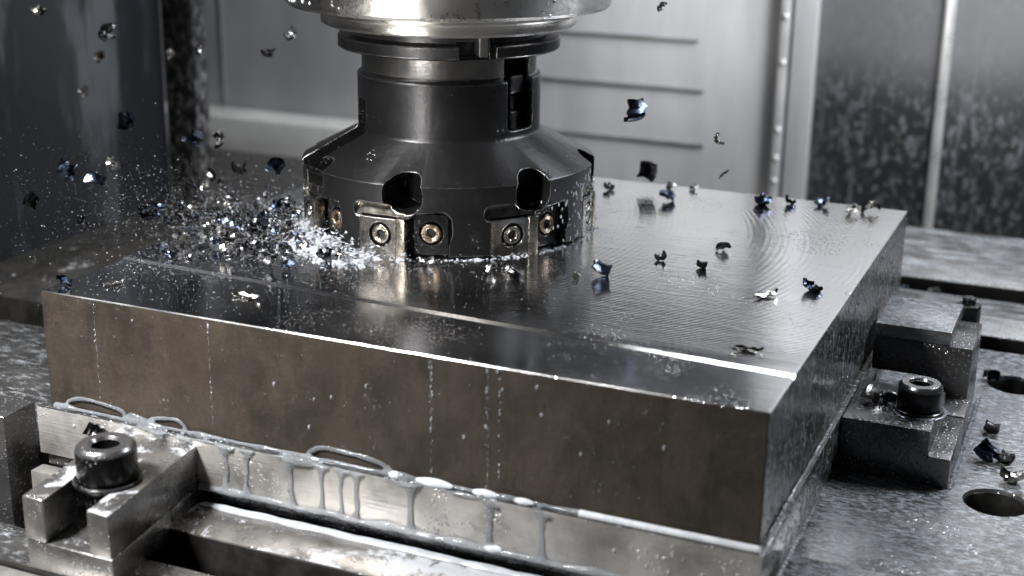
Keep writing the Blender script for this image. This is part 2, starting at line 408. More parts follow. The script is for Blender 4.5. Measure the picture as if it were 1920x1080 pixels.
sup = thing('support_plate', 'bright ground steel plate under the block with milky coolant running down', 'support plate', (.15, .146, -.0245))
bm = bmesh.new(); box(bm, -.0042, .3022, -.0042, .2962, -.0212, -.0003, .0005)
for f in bm.faces: f.material_index = 1 if f.normal.x > .5 or f.normal.z > .9 else 0
finish(bm, 'plate', [M['plate'], M['block_wet']], sup)
bm = bmesh.new(); box(bm, -.0025, .3012, -.0016, .294, -.0270, -.0214, .0004); finish(bm, 'lower_plate', M['clamp_dark'], sup)
bm = bmesh.new(); box(bm, -.0055, .0330, -.0095, -.0020, -.0480, -.0275, .0005); finish(bm, 'end_stop', M['plate'], sup)

# ------------------------------------------------------------------ clamps and bolts
SH = -.126
def shear(b):
    for v in b.verts: v.co.x += SH * (v.co.y + .0675)
cl = thing('fork_clamp', 'steel fork clamp with open slot pressed against the front plate', 'clamp', (.064, -.036, -.032))
def fork(z0, z1, slot_end, bev):
    x0, x1, s0, s1, y0, y1 = .0447, .0835, .0545, .0738, -.0680, -.0040
    cx, r = (s0 + s1) / 2, (s1 - s0) / 2
    arc = [(cx - r * math.cos(a), slot_end + r * math.sin(a)) for a in [math.pi * k / 10 for k in range(11)]]
    return [(x0, y0), (s0, y0)] + arc + [(s1, y0), (x1, y0), (x1, y1), (x0, y1)]
bm = bmesh.new(); prism(bm, fork(0, 0, -.043, 0), -.0205, -.003, 'z', .0009); shear(bm); finish(bm, 'fork', M['clamp_top'], cl)
bm = bmesh.new(); box(bm, .0450, .0837, -.0676, -.0262, -.0322, -.0206, .0006); shear(bm); finish(bm, 'base', M['clamp_top'], cl)
bm = bmesh.new(); box(bm, .0450, .0837, -.0260, -.0044, -.0274, -.0206, .0004); shear(bm); finish(bm, 'heel', M['clamp_dark'], cl)

def hexpts(c, r, n=6): return [(c[0] + r * math.cos(2 * math.pi * k / n + .3), c[1] + r * math.sin(2 * math.pi * k / n + .3)) for k in range(n)]
def socket_bolt(c, z0, r, h, z_low, label, washer=True):
    t = thing('socket_bolt', label, 'bolt', (c[0], c[1], z_low), 'black clamp bolts')
    si = r * .46
    bm = bmesh.new()
    lathe(bm, [(si * 1.02, z0 + h - .0012), (si * 1.18, z0 + h), (r * .86, z0 + h), (r * .97, z0 + h - .0011), (r, z0 + h - .0022), (r, z0 + .0022), (r * .97, z0 + .0016), (r * .97, z0), (r * .8, z0 - .0002), (0, z0 - .0002)], 72, c)
    lathe(bm, [(si * 1.02, z0 + h - .0012), (si * .95, z0 + h - .007), (0, z0 + h - .0075)], 72, c)
    for f in bm.faces: f.material_index = 1 if (f.calc_center_median().z > z0 + h - .0025 and f.calc_center_median().xy.__sub__(Vector(c)).length > si * 1.05) else 0
    finish(bm, 'head', [M['bolt'], M['bolt_top']], t)
    bm = bmesh.new(); prism(bm, hexpts(c, si * .9), z0 + h - .0068, z0 + h - .0065, 'z', 0); finish(bm, 'hex_socket', M['hole'], t)
    bm = bmesh.new(); lathe(bm, [(0, z0 - .0004), (r * .8, z0 - .0004), (r * .8, z_low), (0, z_low)], 48, c); finish(bm, 'shank', M['bolt'], t)
    if washer:
        bm = bmesh.new(); lathe(bm, [(r * .82, z0 - .0003), (r * .82, z0 + .0013), (r * 1.10, z0 + .0013), (r * 1.14, z0 + .0008), (r * 1.14, z0 - .0003)], 64, c, True); finish(bm, 'washer', M['bolt'], t)
    return t
socket_bolt((.0645, -.0440), -.0030, .0112, .0150, -.0320, 'black socket head bolt standing in the fork clamp slot')

cr = thing('step_clamp', 'dark stepped steel clamp block holding a bolt beside the steel block', 'clamp', (.324, .164, ZT))
bm = bmesh.new(); prism(bm, [(.3026, -.0242), (.3475, -.0242), (.3475, -.0110), (.3385, -.0110), (.3385, 0), (.3026, 0)], .1280, .1760, 'y', .0007); finish(bm, 'step_body', M['clamp_dark'], cr)
bm = bmesh.new(); box(bm, .3026, .3474, .1763, .1992, -.0242, -.0105, .0006); finish(bm, 'tail', M['clamp_dark'], cr)
socket_bolt((.3306, .1490), .0002, .0091, .0125, -.0110, 'black socket head bolt on the dark stepped clamp')
rb = thing('heel_block', 'stepped steel heel block with bright wet top behind the dark clamp', 'heel block', (.323, .222, ZT))
bm = bmesh.new(); prism(bm, [(.3026, -.0030), (.3240, -.0030), (.3240, -.0242), (.3458, -.0242), (.3458, .0128), (.3026, .0128)], .1995, .2400, 'y', .0006); finish(bm, 'body', M['clamp_dark'], rb)
bm = bmesh.new(); box(bm, .3026, .3362, .1990, .2440, .0130, .0196, .0007); finish(bm, 'cap', M['table'], rb)
t = thing('stud_nut', 'small black hex nut on a stud behind the heel block', 'nut', (.3375, .2560, ZT))
bm = bmesh.new(); prism(bm, hexpts((.3375, .2560), .0062), ZT, .0165, 'z', .0007); finish(bm, 'nut', M['holder'], t)
bm = bmesh.new(); lathe(bm, [(0, .0200), (.0026, .0200), (.0032, .0194), (.0032, .016), (0, .016)], 24, (.3375, .2560)); finish(bm, 'stud', M['bolt'], t)
bm = bmesh.new(); box(bm, .3072, .3370, -.034, .0355, ZT - .0002, -.0182, .0008); tag(finish(bm, 'spacer_plate', M['table'], None, (.322, 0, ZT)), 'low flat steel spacer plate on the table by the block corner', 'spacer plate')
bm = bmesh.new(); box(bm, -.10, -.0145, -.0125, .0068, -.0752, -.0040, .0009); tag(finish(bm, 'stop_block', M['clamp_dark'], None, (-.05, 0, -.0752)), 'dark steel stop block with milky top beside the plate end', 'stop block')

# ------------------------------------------------------------------ tool: spindle, holder, face mill
AX = Vector((.1003, .1722))
EF = Vector((.437, -.8996)); ER = Vector((.8996, .437))
def cyl(phi, r, z):
    d = EF * math.cos(phi) + ER * math.sin(phi)
    return Vector((AX.x + d.x * r, AX.y + d.y * r, z))
def frame(phi, r, z, yaw=0, tilt=0):
    """x: tangential to the right, y: outward, z: up"""
    d = EF * math.cos(phi) + ER * math.sin(phi); out = Vector((d.x, d.y, 0)); up = Vector((0, 0, 1)); tx = out.cross(up) * -1
    mm = Matrix((tx, out, up)).transposed().to_4x4(); mm.translation = cyl(phi, r, z)
    return mm @ Matrix.Rotation(yaw, 4, 'Z') @ Matrix.Rotation(tilt, 4, 'X')
def rrect(w, h, r, n=5):
    pts = []
    for cx, cy, a0 in ((w / 2 - r, h / 2 - r, 0), (-w / 2 + r, h / 2 - r, 90), (-w / 2 + r, -h / 2 + r, 180), (w / 2 - r, -h / 2 + r, 270)):
        for k in range(n + 1): a = R(a0 + 90 * k / n); pts.append((cx + r * math.cos(a), cy + r * math.sin(a)))
    return pts
def local(fn, mm):
    b = bmesh.new(); fn(b); bmesh.ops.transform(b, matrix=mm, verts=b.verts); return b
Z0 = H
RC = .0695
fm = thing('face_mill', 'black indexable face mill with screwed inserts cutting the block top', 'face mill', (AX.x, AX.y, H))
bm = bmesh.new()
lathe(bm, [(0, Z0 + .0030), (.045, Z0 + .0030), (.048, Z0 + .0014), (RC - .0004, Z0 + .0012), (RC, Z0 + .0016), (RC, Z0 + .0324), (RC - .0005, Z0 + .0330), (.0440, Z0 + .0462), (.0433, Z0 + .0470), (.0431, Z0 + .0482),
           (.0431, Z0 + .0722), (.0427, Z0 + .0728), (.0412, Z0 + .0730), (.0406, Z0 + .0738), (.0406, Z0 + .0850), (0, Z0 + .0850)], 160, AX)
body = finish(bm, 'cutter_body', [M['cutter'], M['cutter_in'], M['insert']], fm, (0, 0, 0))
body.parent = None
teeth = [R(a) for a in (-26, 24, 71, 116, 161, 205, 249, -71)]
def cutters(fn, mi=1):
    b = bmesh.new()
    for a in teeth: join(b, fn(a))
    for f in b.faces: f.material_index = mi
    o = finish(b, 'c', [M['cutter'], M['cutter_in'], M['insert']], None); return o
gul = cutters(lambda a: local(lambda b: prism(b, rrect(.0184, .0172, .0076), -.020, .013, 'y', 0), frame(a + R(8.6), RC, Z0 + .0280, R(10), R(-3))))
gro = cutters(lambda a: local(lambda b: prism(b, rrect(.0250, .0066, .0030), -.0034, .01, 'y', 0), frame(a - R(1.0), RC, Z0 + .0206, 0, R(22))), 2)
sea = cutters(lambda a: local(lambda b: box(b, -.0104, .0150, -.0050, .02, -.02, .0180, 0), frame(a, RC, Z0)))
poc = cutters(lambda a: local(lambda b: prism(b, [(-.010, -.02), (.0085, -.02), (.0088, .0060), (.0105, .0120), (.0100, .0185), (.0070, .0215), (-.006, .0205), (-.010, .0170)], -.0090, .02, 'y', 0), frame(a + R(18.6), RC, Z0)))
key = bmesh.new(); join(key, local(lambda b: prism(b, rrect(.0190, .060, .0030), -.016, .02, 'y', 0), frame(R(50), .0433, Z0 + .0800)))
for f in key.faces: f.material_index = 1
join(key, local(lambda b: box(b, -.0085, .0085, -.0270, .02, 0, .040, 0), frame(R(-74), RC, Z0 + .0300, 0, R(24))))
for f in key.faces: f.material_index = 1
ko = finish(key, 'c', [M['cutter'], M['cutter_in'], M['insert']])
boolean(body, [gul, gro, sea, poc, ko])
body.data.transform(Matrix.Translation(-Vector((AX.x, AX.y, H)))); body.parent = fm
# the drive key seen inside the neck slot
bm = local(lambda b: (box(b, -.0030, .0068, -.0165, -.0050, .0250, .0330, .0010), box(b, -.0010, .0075, -.0165, -.0062, .0080, .0165, .0010), box(b, .0010, .0070, -.0165, -.0080, .0165, .0250, .0008)), frame(R(51), .0433, Z0 + .0410)); finish(bm, 'drive_key', M['cutter'], fm)

def torx_screw(mm, r, mat, parent):
    b = bmesh.new()
    prof = [(r * .42, -.0004), (r * .50, .0003), (r * .62, .0005), (r * .66, .0003), (r * .72, .0005), (r * .92, .0004), (r, -.0002), (r, -.0030)]
    lathe(b, prof, 40); lathe(b, [(r * .42, -.0004), (r * .38, -.0022), (0, -.0024)], 40)
    bmesh.ops.transform(b, matrix=mm @ Matrix.Rotation(R(-90), 4, 'X'), verts=b.verts)
    s = finish(b, 'screw', mat, None, None); s.parent = parent
    b = bmesh.new()
    pts = [((.36 + .07 * math.cos(6 * q)) * r * math.cos(q), (.36 + .07 * math.cos(6 * q)) * r * math.sin(q)) for q in [2 * math.pi * k / 36 for k in range(36)]]
    prism(b, pts, -.0020, -.0013, 'z', 0); bmesh.ops.transform(b, matrix=mm @ Matrix.Rotation(R(-90), 4, 'X'), verts=b.verts)
    return s, b
L0 = Vector((AX.x, AX.y, H))
def sub(bm, name, mat, parent):        # a sub-part: its parent part sits at the same origin as the thing
    o = finish(bm, name, mat, None, None); o.data.transform(Matrix.Translation(-L0)); o.parent = parent; return o
def ring_plate(b, w0, w1, h0, h1, cx, cz, hr, y0, y1, n=32):
    """rectangular plate with a round screw recess, thickness along y"""
    outer = []
    for k in range(n):
        a = 2 * math.pi * k / n; c, s = math.cos(a), math.sin(a)
        tx = ((w1 - cx) / c if c > 1e-6 else (w0 - cx) / c if c < -1e-6 else 1e9); tz = ((h1 - cz) / s if s > 1e-6 else (h0 - cz) / s if s < -1e-6 else 1e9)
        q = min(tx, tz); outer.append((cx + q * c, cz + q * s))
    for cxx, czz in ((w0, h0), (w0, h1), (w1, h0), (w1, h1)):       # keep square corners
        i = min(range(n), key=lambda i: (outer[i][0] - cxx) ** 2 + (outer[i][1] - czz) ** 2); outer[i] = (cxx, czz)
    inner = [(cx + hr * math.cos(2 * math.pi * k / n), cz + hr * math.sin(2 * math.pi * k / n)) for k in range(n)]
    V = lambda pts, y: [b.verts.new((p[0], y, p[1])) for p in pts]
    o1, i1, o0, i0 = V(outer, y1), V(inner, y1), V(outer, y0), V([(cx + (p[0] - cx) * .9, cz + (p[1] - cz) * .9) for p in inner], y1 - .0026)
    for k in range(n):
        j = (k + 1) % n
        b.faces.new((o1[k], o1[j], i1[j], i1[k])); b.faces.new((o0[k], o0[j], o1[j], o1[k])); b.faces.new((i1[k], i1[j], i0[j], i0[k])).material_index = 1
    b.faces.new(i0).material_index = 1; b.faces.new(o0)
for a in teeth:
    mm = frame(a, RC, Z0)
    b = local(lambda b: ring_plate(b, -.0100, .0075, .0002, .0172, -.0002, .0098, .0056, -.0049, -.0004), mm); ins = sub(b, 'insert', [M['insert'], M['cutter_in']], fm)
    b = local(lambda b: box(b, .0077, .0122, -.0048, .0001, .0000, .0176, .0003), mm); sub(b, 'cutting_edge', M['gold'], fm)
    s, tb = torx_screw(mm @ Matrix.Translation((-.0002, -.0010, .0098)), .0044, M['screw'], ins); s.data.transform(Matrix.Translation(-L0)); sub(tb, 'torx_socket', M['hole'], ins)
    mp = frame(a + R(19.2), RC, Z0)
    b = local(lambda b: ring_plate(b, -.0078, .0072, .0010, .0190, -.0003, .0108, .0056, -.0089, -.0052), mp); wd = sub(b, 'wedge', [M['cutter_in'], M['hole']], fm)
    s, tb = torx_screw(mp @ Matrix.Translation((-.0003, -.0048, .0108)), .0046, M['brass'], wd); s.data.transform(Matrix.Translation(-L0)); sub(tb, 'torx_socket', M['hole'], wd)

th = thing('tool_holder', 'black tool holder flange with drive slot gripped below the spindle', 'tool holder', (AX.x, AX.y, Z0 + .084))
bm = bmesh.new()
lathe(bm, [(0, Z0 + .0835), (.0408, Z0 + .0835), (.0470, Z0 + .0838), (.0510, Z0 + .0845), (.0518, Z0 + .0852), (.0518, Z0 + .0898), (.0512, Z0 + .0904), (.0455, Z0 + .0912), (.0445, Z0 + .0960), (0, Z0 + .0960)], 128, AX)
fl = finish(bm, 'flange', M['holder'], None)
kb = bmesh.new(); join(kb, local(lambda b: box(b, -.0085, .0085, -.012, .02, -.0300, .0062, 0), frame(R(14), .0518, Z0 + .0860))); join(kb, local(lambda b: box(b, -.0085, .0085, -.012, .02, -.0300, .0062, 0), frame(R(194), .0518, Z0 + .0860)))
boolean(fl, [finish(kb, 'c', M['hole'])]); fl.data.transform(Matrix.Translation(-Vector((AX.x, AX.y, Z0 + .084)))); fl.parent = th
bm = local(lambda b: box(b, .0000, .0042, -.0080, .0008, -.0020, .0085, .0006), frame(R(14.5), .0510, Z0 + .0880)); finish(bm, 'drive_dog', M['neck'], th)
bm = bmesh.new(); lathe(bm, [(.0409, Z0 + .0745), (.0410, Z0 + .0750), (.0410, Z0 + .0832), (.0404, Z0 + .0833), (.0404, Z0 + .0745)], 128, AX, True)
cl2 = finish(bm, 'collar', M['neck'], None)
kb = local(lambda b: prism(b, rrect(.0190, .060, .0030), -.016, .02, 'y', 0), frame(R(50), .0433, Z0 + .0830))
boolean(cl2, [finish(kb, 'c', M['hole'])]); cl2.data.transform(Matrix.Translation(-Vector((AX.x, AX.y, Z0 + .084)))); cl2.parent = th
sp = thing('spindle', 'polished steel machine spindle nose above the black tool holder', 'spindle', (AX.x, AX.y, Z0 + .094))
bm = bmesh.new(); lathe(bm, [(0, Z0 + .0945), (.0480, Z0 + .0945), (.0580, Z0 + .0952), (.0594, Z0 + .0962), (.0595, Z0 + .0985), (.0588, Z0 + .1000), (.0595, Z0 + .1008), (.0595, Z0 + .1030), (0, Z0 + .1030)], 160, AX); finish(bm, 'nose_ring', M['spindle'], sp)
bm = bmesh.new(); lathe(bm, [(0, Z0 + .1032), (.0690, Z0 + .1032), (.0738, Z0 + .1040), (.0752, Z0 + .1054), (.0753, Z0 + .1250), (.0753, Z0 + .2600), (0, Z0 + .2600)], 160, AX); finish(bm, 'housing', M['spindle'], sp)

# ------------------------------------------------------------------ coolant on the front plate (one fused sheet of runs and beads)
bm = bmesh.new(); rr = random.Random(3)
yf = -.0044
def bead(pts, r, n=7, jit=.15):
    p = smooth_path(pts, n); k = len(p)
    rad = []
    for i, q in enumerate(p):
        rad.append(r * (1 + jit * 2 * mnoise.noise(Vector((q.x * 160, q.z * 160, r * 1e4)))))
    tube(bm, p, rad, 8, (1, .55, 1))
# along the ledge where block meets plate
p = [(.004 + .006 * i, -.0020, .0005 + .0003 * rr.random()) for i in range(40)]
tube(bm, p, [.0008 + .0022 * max(0, mnoise.noise(Vector((q[0] * 70, 0, 0)))) for q in p], 8)
p = [(.035 + .005 * i, yf + .0003, -.0006) for i in range(34)]
tube(bm, p, [.0003 + .0030 * max(0, mnoise.noise(Vector((q[0] * 45, 4, 0)))) for q in p], 8)
# arched loops climbing the block face
for L in ([(.0090, .0010), (.0105, .0032), (.0185, .0052), (.0357, .0036), (.0392, .0004)], [(.0500, .0006), (.0528, .0028), (.0632, .0043), (.0672, .0022), (.0690, -.0006)], [(.1240, .0004), (.1262, .0028), (.1320, .0051), (.1503, .0043), (.1585, .0024), (.1625, -.0002)], [(.0395, .0004), (.0420, .0026), (.0500, .0010)]):
    bead([(x, -.0005, z) for x, z in L], .0010)
# vertical runs
for x, w in ((.0420, .7), (.0580, .9), (.0700, .9), (.0890, 1.0), (.0985, .85), (.1185, 1.0), (.1322, .8), (.1409, .7), (.1474, .8), (.1704, 1.1), (.2025, 1.0), (.2228, .9)):
    zs = [-.0006, -.0022, -.005, -.009, -.013, -.0165, -.0185, -.0202]
    pts = [(x + .0005 * rr.uniform(-1, 1), yf, z) for z in zs]; r0 = .00150 * w
    tube(bm, pts, [r0 * 3.4, r0 * 1.9, r0 * 1.05, r0 * (.7 + .3 * rr.random()), r0 * (.8 + .4 * rr.random()), r0 * 1.0, r0 * 1.7, r0 * 2.4], 8, (1, .36, 1))
# bottom bead along the plate foot
p = [(.076 + .004 * i, yf + .0002, -.0203 + .0010 * mnoise.noise(Vector((i * .3, 1, 2)))) for i in range(46)]
tube(bm, p, [.0012 + .0013 * abs(mnoise.noise(Vector((q[0] * 60, 9, 0)))) for q in p], 8)
pm = bmesh.new()
for x0, x1, r in ((.1715, .1868, .0021), (.1945, .2050, .0018), (.2103, .2190, .0015), (.2360, .3005, .0015), (.1600, .1660, .0018), (.2000, .2075, .0020)):
    n = 9; low = x0 == .2000
    p = [(x0 + (x1 - x0) * i / n, yf + .0002 if low else -.0022, -.0195 if low else .0006) for i in range(n + 1)]
    tube(pm, p, [r * (.35 + .65 * math.sin(math.pi * (i + .3) / (n + .6))) if x1 - x0 < .03 else r * (1 + .25 * mnoise.noise(Vector((i, 3, 3)))) for i in range(n + 1)], 8)
pad = finish(pm, 'coolant_pads', M['milk'], None); remesh(pad, .0004, 3)
tag(pad, 'white coolant beads lying along the joint between block and plate', 'coolant', None, 'stuff')
web = finish(bm, 'coolant_web', M['film'], None)
remesh(web, .00042, 3)
tag(web, 'milky coolant web of beads and runs clinging to the bright plate', 'coolant', None, 'stuff')

bm = bmesh.new()
p = [(.078 + .005 * i, -.0062 + .0012 * mnoise.noise(Vector((i * .4, 5, 5))), -.0268) for i in range(42)]
tube(bm, p, [.0024 + .0008 * mnoise.noise(Vector((i * .5, 2, 8))) for i in range(42)], 10, (1, 1, .5))
pool = finish(bm, 'coolant_pool', M['foam'], None); remesh(pool, .0006, 3)
tag(pool, 'white coolant pooled along the rail at the plate foot', 'coolant', None, 'stuff')
bm = bmesh.new()
def ringpool(c, z, r0, amp, rr_, seed):
    pts = []
    for k in range(49):
        a = 2 * math.pi * k / 48; q = r0 + amp * mnoise.noise(Vector((math.cos(a) * 1.5 + seed, math.sin(a) * 1.5, 1)))
        pts.append((c[0] + q * math.cos(a), c[1] + q * math.sin(a), z))
    tube(bm, pts, [rr_ * (1 + .6 * mnoise.noise(Vector((k * .4, seed, 0)))) for k in range(49)], 8, (1, 1, .5))
ringpool((.3306, .1490), .0004, .0112, .0012, .0008, 3)
for sx in (.3484,):
    p = [(sx + .0008 * mnoise.noise(Vector((i * .6, 0, 7))), .128 + .0030 * i, ZT + .0004) for i in range(38)]
    tube(bm, p, [.0011 + .0006 * mnoise.noise(Vector((i * .9, 3, 3))) for i in range(38)], 8, (1, 1, .6))
p = [(.3010, .004 + .006 * i, .0002) for i in range(20)]; tube(bm, p, [.0007 + .0004 * abs(mnoise.noise(Vector((i * .7, 3, 1)))) for i in range(20)], 8)
pool2 = finish(bm, 'coolant_bead', M['film'], None); remesh(pool2, .0004, 2)
tag(pool2, 'thin coolant bead around the dark stepped clamp and bolt', 'coolant', None, 'stuff')

# ------------------------------------------------------------------ foam and spray round the cutter
bm = bmesh.new(); rr = random.Random(11)
def blob(b, c, r, sub=1, sq=(1, 1, 1)):
    mm = Matrix.Translation(c) @ Matrix.Diagonal((r * sq[0], r * sq[1], r * sq[2], 1)); bmesh.ops.create_icosphere(b, subdivisions=sub, radius=1, matrix=mm)
def top_z(x, y): return H if y > .0505 - .0533 * x + .001 else H - .0007
for k in range(420):                                        # ring of foam at the cut
    a = R(rr.uniform(-100, 95)); q = cyl(a, RC + rr.gauss(.0005, .0011), H)
    blob(bm, q, rr.uniform(.0003, .0009), 1, (1, 1, .6))
for k in range(2300):                                        # heap on the left where chips leave the cut
    a = R(rr.gauss(-56, 14)); d = abs(rr.gauss(0, .0105)); q = cyl(a, RC + d, H)
    q.z = H + abs(rr.gauss(0, .0030)) * max(.12, 1 - d / .02); blob(bm, q, rr.uniform(.0003, .0008), 1, (rr.uniform(.5, 2.0), rr.uniform(.5, 2.0), rr.uniform(.3, .9)))
for k in range(150):
    q = cyl(R(rr.gauss(-54, 13)), RC + abs(rr.gauss(0, .008)), H + .0002); blob(bm, q, rr.uniform(.0009, .0021), 2, (rr.uniform(.8, 1.8), rr.uniform(.8, 1.8), rr.uniform(.25, .6)))
foam = finish(bm, 'coolant_foam', M['foam'], None); remesh(foam, .00028, 2, .5)
for v in foam.data.vertices:
    n = mnoise.noise_vector(v.co * 1100) * .0004 + mnoise.noise_vector(v.co * 350) * .0009; v.co += n
tag(foam, 'white coolant foam churned up at the foot of the cutter', 'foam', None, 'stuff')

def scatter(name, label, cat, spots, mat, sub=1):
    b = bmesh.new(); base = bmesh.new(); bmesh.ops.create_icosphere(base, subdivisions=sub, radius=1)
    bv = [v.co.copy() for v in base.verts]; bf = [[v.index for v in f.verts] for f in base.faces]; base.free()
    V, F = [], []
    for c, r, sq in spots:
        o = len(V); V += [(c[0] + v.x * r * sq[0], c[1] + v.y * r * sq[1], c[2] + v.z * r * sq[2]) for v in bv]; F += [[i + o for i in f] for f in bf]
    me = bpy.data.meshes.new(name); me.from_pydata(V, [], F); me.materials.append(mat); me.shade_smooth()
    o = bpy.data.objects.new(name, me); COL.objects.link(o); b.free()
    return tag(o, label, cat, None, 'stuff')
S = []
for k in range(2600):                                       # spray on the milled face, thick on the left
    if rr.random() < .75:
        x = abs(rr.gauss(0, .085)); y = rr.uniform(.004, .20) if rr.random() < .4 else rr.gauss(.085, .03)
    else: x, y = rr.uniform(.0, .298), rr.uniform(.003, .288)
    if not (.001 < x < .298 and .002 < y < .29) or math.hypot(x - AX.x, y - AX.y) < RC + .001: continue
    S.append(((x, y, top_z(x, y)), rr.uniform(.00008, .00028) * (1.7 if rr.random() < .04 else 1), (1.3, 1, .55)))
scatter('spray_drops', 'fine coolant drops speckled over the milled block top', 'droplets', S, M['drop'])
S = []
for k in range(110):                                        # front face and plate
    x, z = rr.uniform(.003, .297), rr.uniform(.002, .048); S.append(((x, 0.0, z), rr.uniform(.0001, .00024), (1, .6, 1.3)))
for x0 in (.0262, .0808, .1768, .1990, .2040):
    for k in range(rr.choice((9, 16, 22))):
        z = .048 - .047 * rr.random() ** 1.3; S.append(((x0 + rr.gauss(0, .00035), 0, z + rr.uniform(-.001, .001)), rr.uniform(.0001, .0005) * (1.5 if rr.random() < .15 else 1), (1, .6, 1.8)))
for x, z in ((.045, .043), (.1275, .024), (.135, .026), (.110, .027), (.218, .044), (.220, .034), (.245, .036), (.205, .041), (.235, .022), (.265, .03), (.15, .033), (.125, .012), (.19, .02)):
    S.append(((x, 0, z), rr.uniform(.0006, .0010), (.8, .55, 1.4)))
for x, z in ((.262, -.0135), (.270, -.0138), (.282, -.012), (.290, -.0115), (.2965, -.0110), (.250, -.010), (.015, -.006), (.022, -.010)): S.append(((x, -.0042, z), .0010, (.9, .5, 1.1)))
for k in range(1500):                                       # right side of the block and its plate
    y, z = rr.uniform(.004, .288), rr.uniform(-.018, .049); S.append(((.3 if z > 0 else .3022, y, z), rr.uniform(.00014, .00055), (.6, 1, 2.4 if rr.random() < .3 else 1.2)))
SR = []
for k in range(330):
    y, z = rr.uniform(.004, .286), rr.uniform(.004, .044); ln = rr.uniform(5, 16); r = rr.uniform(.00012, .00034); SR.append(((.3, y, min(z, .048 - r * ln)), r, (.6, 1, ln)))
for k in range(120):
    y = rr.uniform(.004, .286); SR.append(((.3022, y, rr.uniform(-.014, -.006)), rr.uniform(.00012, .0003), (.6, 1, rr.uniform(5, 14))))
for x0 in (.0262, .0808, .1768, .1995):
    z = .048
    while z > .004:
        ln = rr.uniform(4, 12); r = rr.uniform(.00013, .00026); SR.append(((x0 + rr.gauss(0, .00012), 0, z - r * ln), r, (1, .5, ln))); z -= r * ln * rr.uniform(1.6, 3.2)
scatter('coolant_runs', 'thin coolant runs trickling down the sides of the steel block', 'droplets', SR[450:], M['film'])
scatter('coolant_streaks', 'pale coolant streaks running down the wet right face of the block', 'droplets', SR[:450], M['foam'])
scatter('side_drops', 'coolant drops and runs clinging to the sides of the steel block', 'droplets', S, M['drop'])
S = []
for k in range(9000):                                       # airborne spray thrown to the left
    t = abs(rr.gauss(0, .5)); a = R(rr.gauss(-72, 22)); d = RC + .004 + t * .115
    q = cyl(a, d, H + abs(rr.gauss(0, .004 + .018 * t)) + .001); S.append((q, rr.uniform(.00004, .00011) if rr.random() < .93 else rr.uniform(.00012, .00028), (rr.uniform(1, 2.4), 1, 1)))
for k in range(300):
    q = cyl(R(rr.uniform(-120, 100)), RC + rr.uniform(.002, .03), H + abs(rr.gauss(0, .008))); S.append((q, rr.uniform(.0001, .0003), (1, 1, 1)))
SD = []
for k in range(60):
    z = .155 + .03 * rr.random() ** .8; SD.append((cyl(R(rr.gauss(-62, 12)), .0752, z), rr.uniform(.0003, .0009), (1, 1, rr.uniform(1.2, 3.5))))
for k in range(110):
    SD.append((cyl(R(rr.gauss(62, 11)), RC - .0001, H + .002 + .028 * rr.random()), rr.uniform(.0002, .0005), (1, 1, rr.uniform(1.2, 4))))
scatter('tool_drips', 'milky coolant drips on the spindle rim and cutter side', 'droplets', SD, M['milk'])
scatter('airborne_spray', 'coolant spray thrown through the air left of the cutter', 'droplets', S, M['drop'])

# ------------------------------------------------------------------ chips
def chip_mesh(name, seed, mat, L=.0105, W=.0065, curl=1.9, twist=.5, th=.0009):
    q = random.Random(seed); nu, nv = 9, 4; b = bmesh.new(); top, bot = [], []
    rad = L / max(curl, .05); ph = q.uniform(-.4, .4)
    pts = {}
    for i in range(nu):
        u = i / (nu - 1); a = (u - .5) * curl
        for j in range(nv):
            v = j / (nv - 1) - .5; w = W * (1 - .12 * abs(2 * u - 1) * q.uniform(.5, 1.4)); jag = q.uniform(-.05, .05) * W if j in (0, nv - 1) else 0
            endj = q.uniform(-.08, .08) if i in (0, nu - 1) else 0
            aa = a + endj + twist * v; rj = rad * (1 + (.10 * v + q.uniform(-.015, .015)) * min(1, L / rad))
            pts[i, j] = Vector((rj * math.sin(aa), v * w + jag, rad - rj * math.cos(aa) + .25 * W * v * v * 2 + .0006 * math.sin(u * 14 + ph)))
    for i in range(nu):
        for j in range(nv):
            p0 = pts[i, j]; dx = pts[min(i + 1, nu - 1), j] - pts[max(i - 1, 0), j]; dy = pts[i, min(j + 1, nv - 1)] - pts[i, max(j - 1, 0)]
            n = dx.cross(dy).normalized(); top.append(b.verts.new(p0 + n * th)); bot.append(b.verts.new(p0 - n * th))
    I = lambda i, j: i * nv + j
    for i in range(nu - 1):
        for j in range(nv - 1):
            b.faces.new((top[I(i, j)], top[I(i + 1, j)], top[I(i + 1, j + 1)], top[I(i, j + 1)])); b.faces.new((bot[I(i, j)], bot[I(i, j + 1)], bot[I(i + 1, j + 1)], bot[I(i + 1, j)]))
    rim = [I(i, 0) for i in range(nu)] + [I(nu - 1, j) for j in range(1, nv)] + [I(i, nv - 1) for i in range(nu - 2, -1, -1)] + [I(0, j) for j in range(nv - 2, 0, -1)]
    for k in range(len(rim)):
        a, c = rim[k], rim[(k + 1) % len(rim)]; b.faces.new((top[a], bot[a], bot[c], top[c]))
    zmin = min(v.co.z for v in b.verts); 
    bmesh.ops.recalc_face_normals(b, faces=b.faces)
    me = bpy.data.meshes.new(name); b.to_mesh(me); b.free(); me.materials.append(mat); me.shade_smooth(); me.set_sharp_from_angle(angle=R(40))
    return me
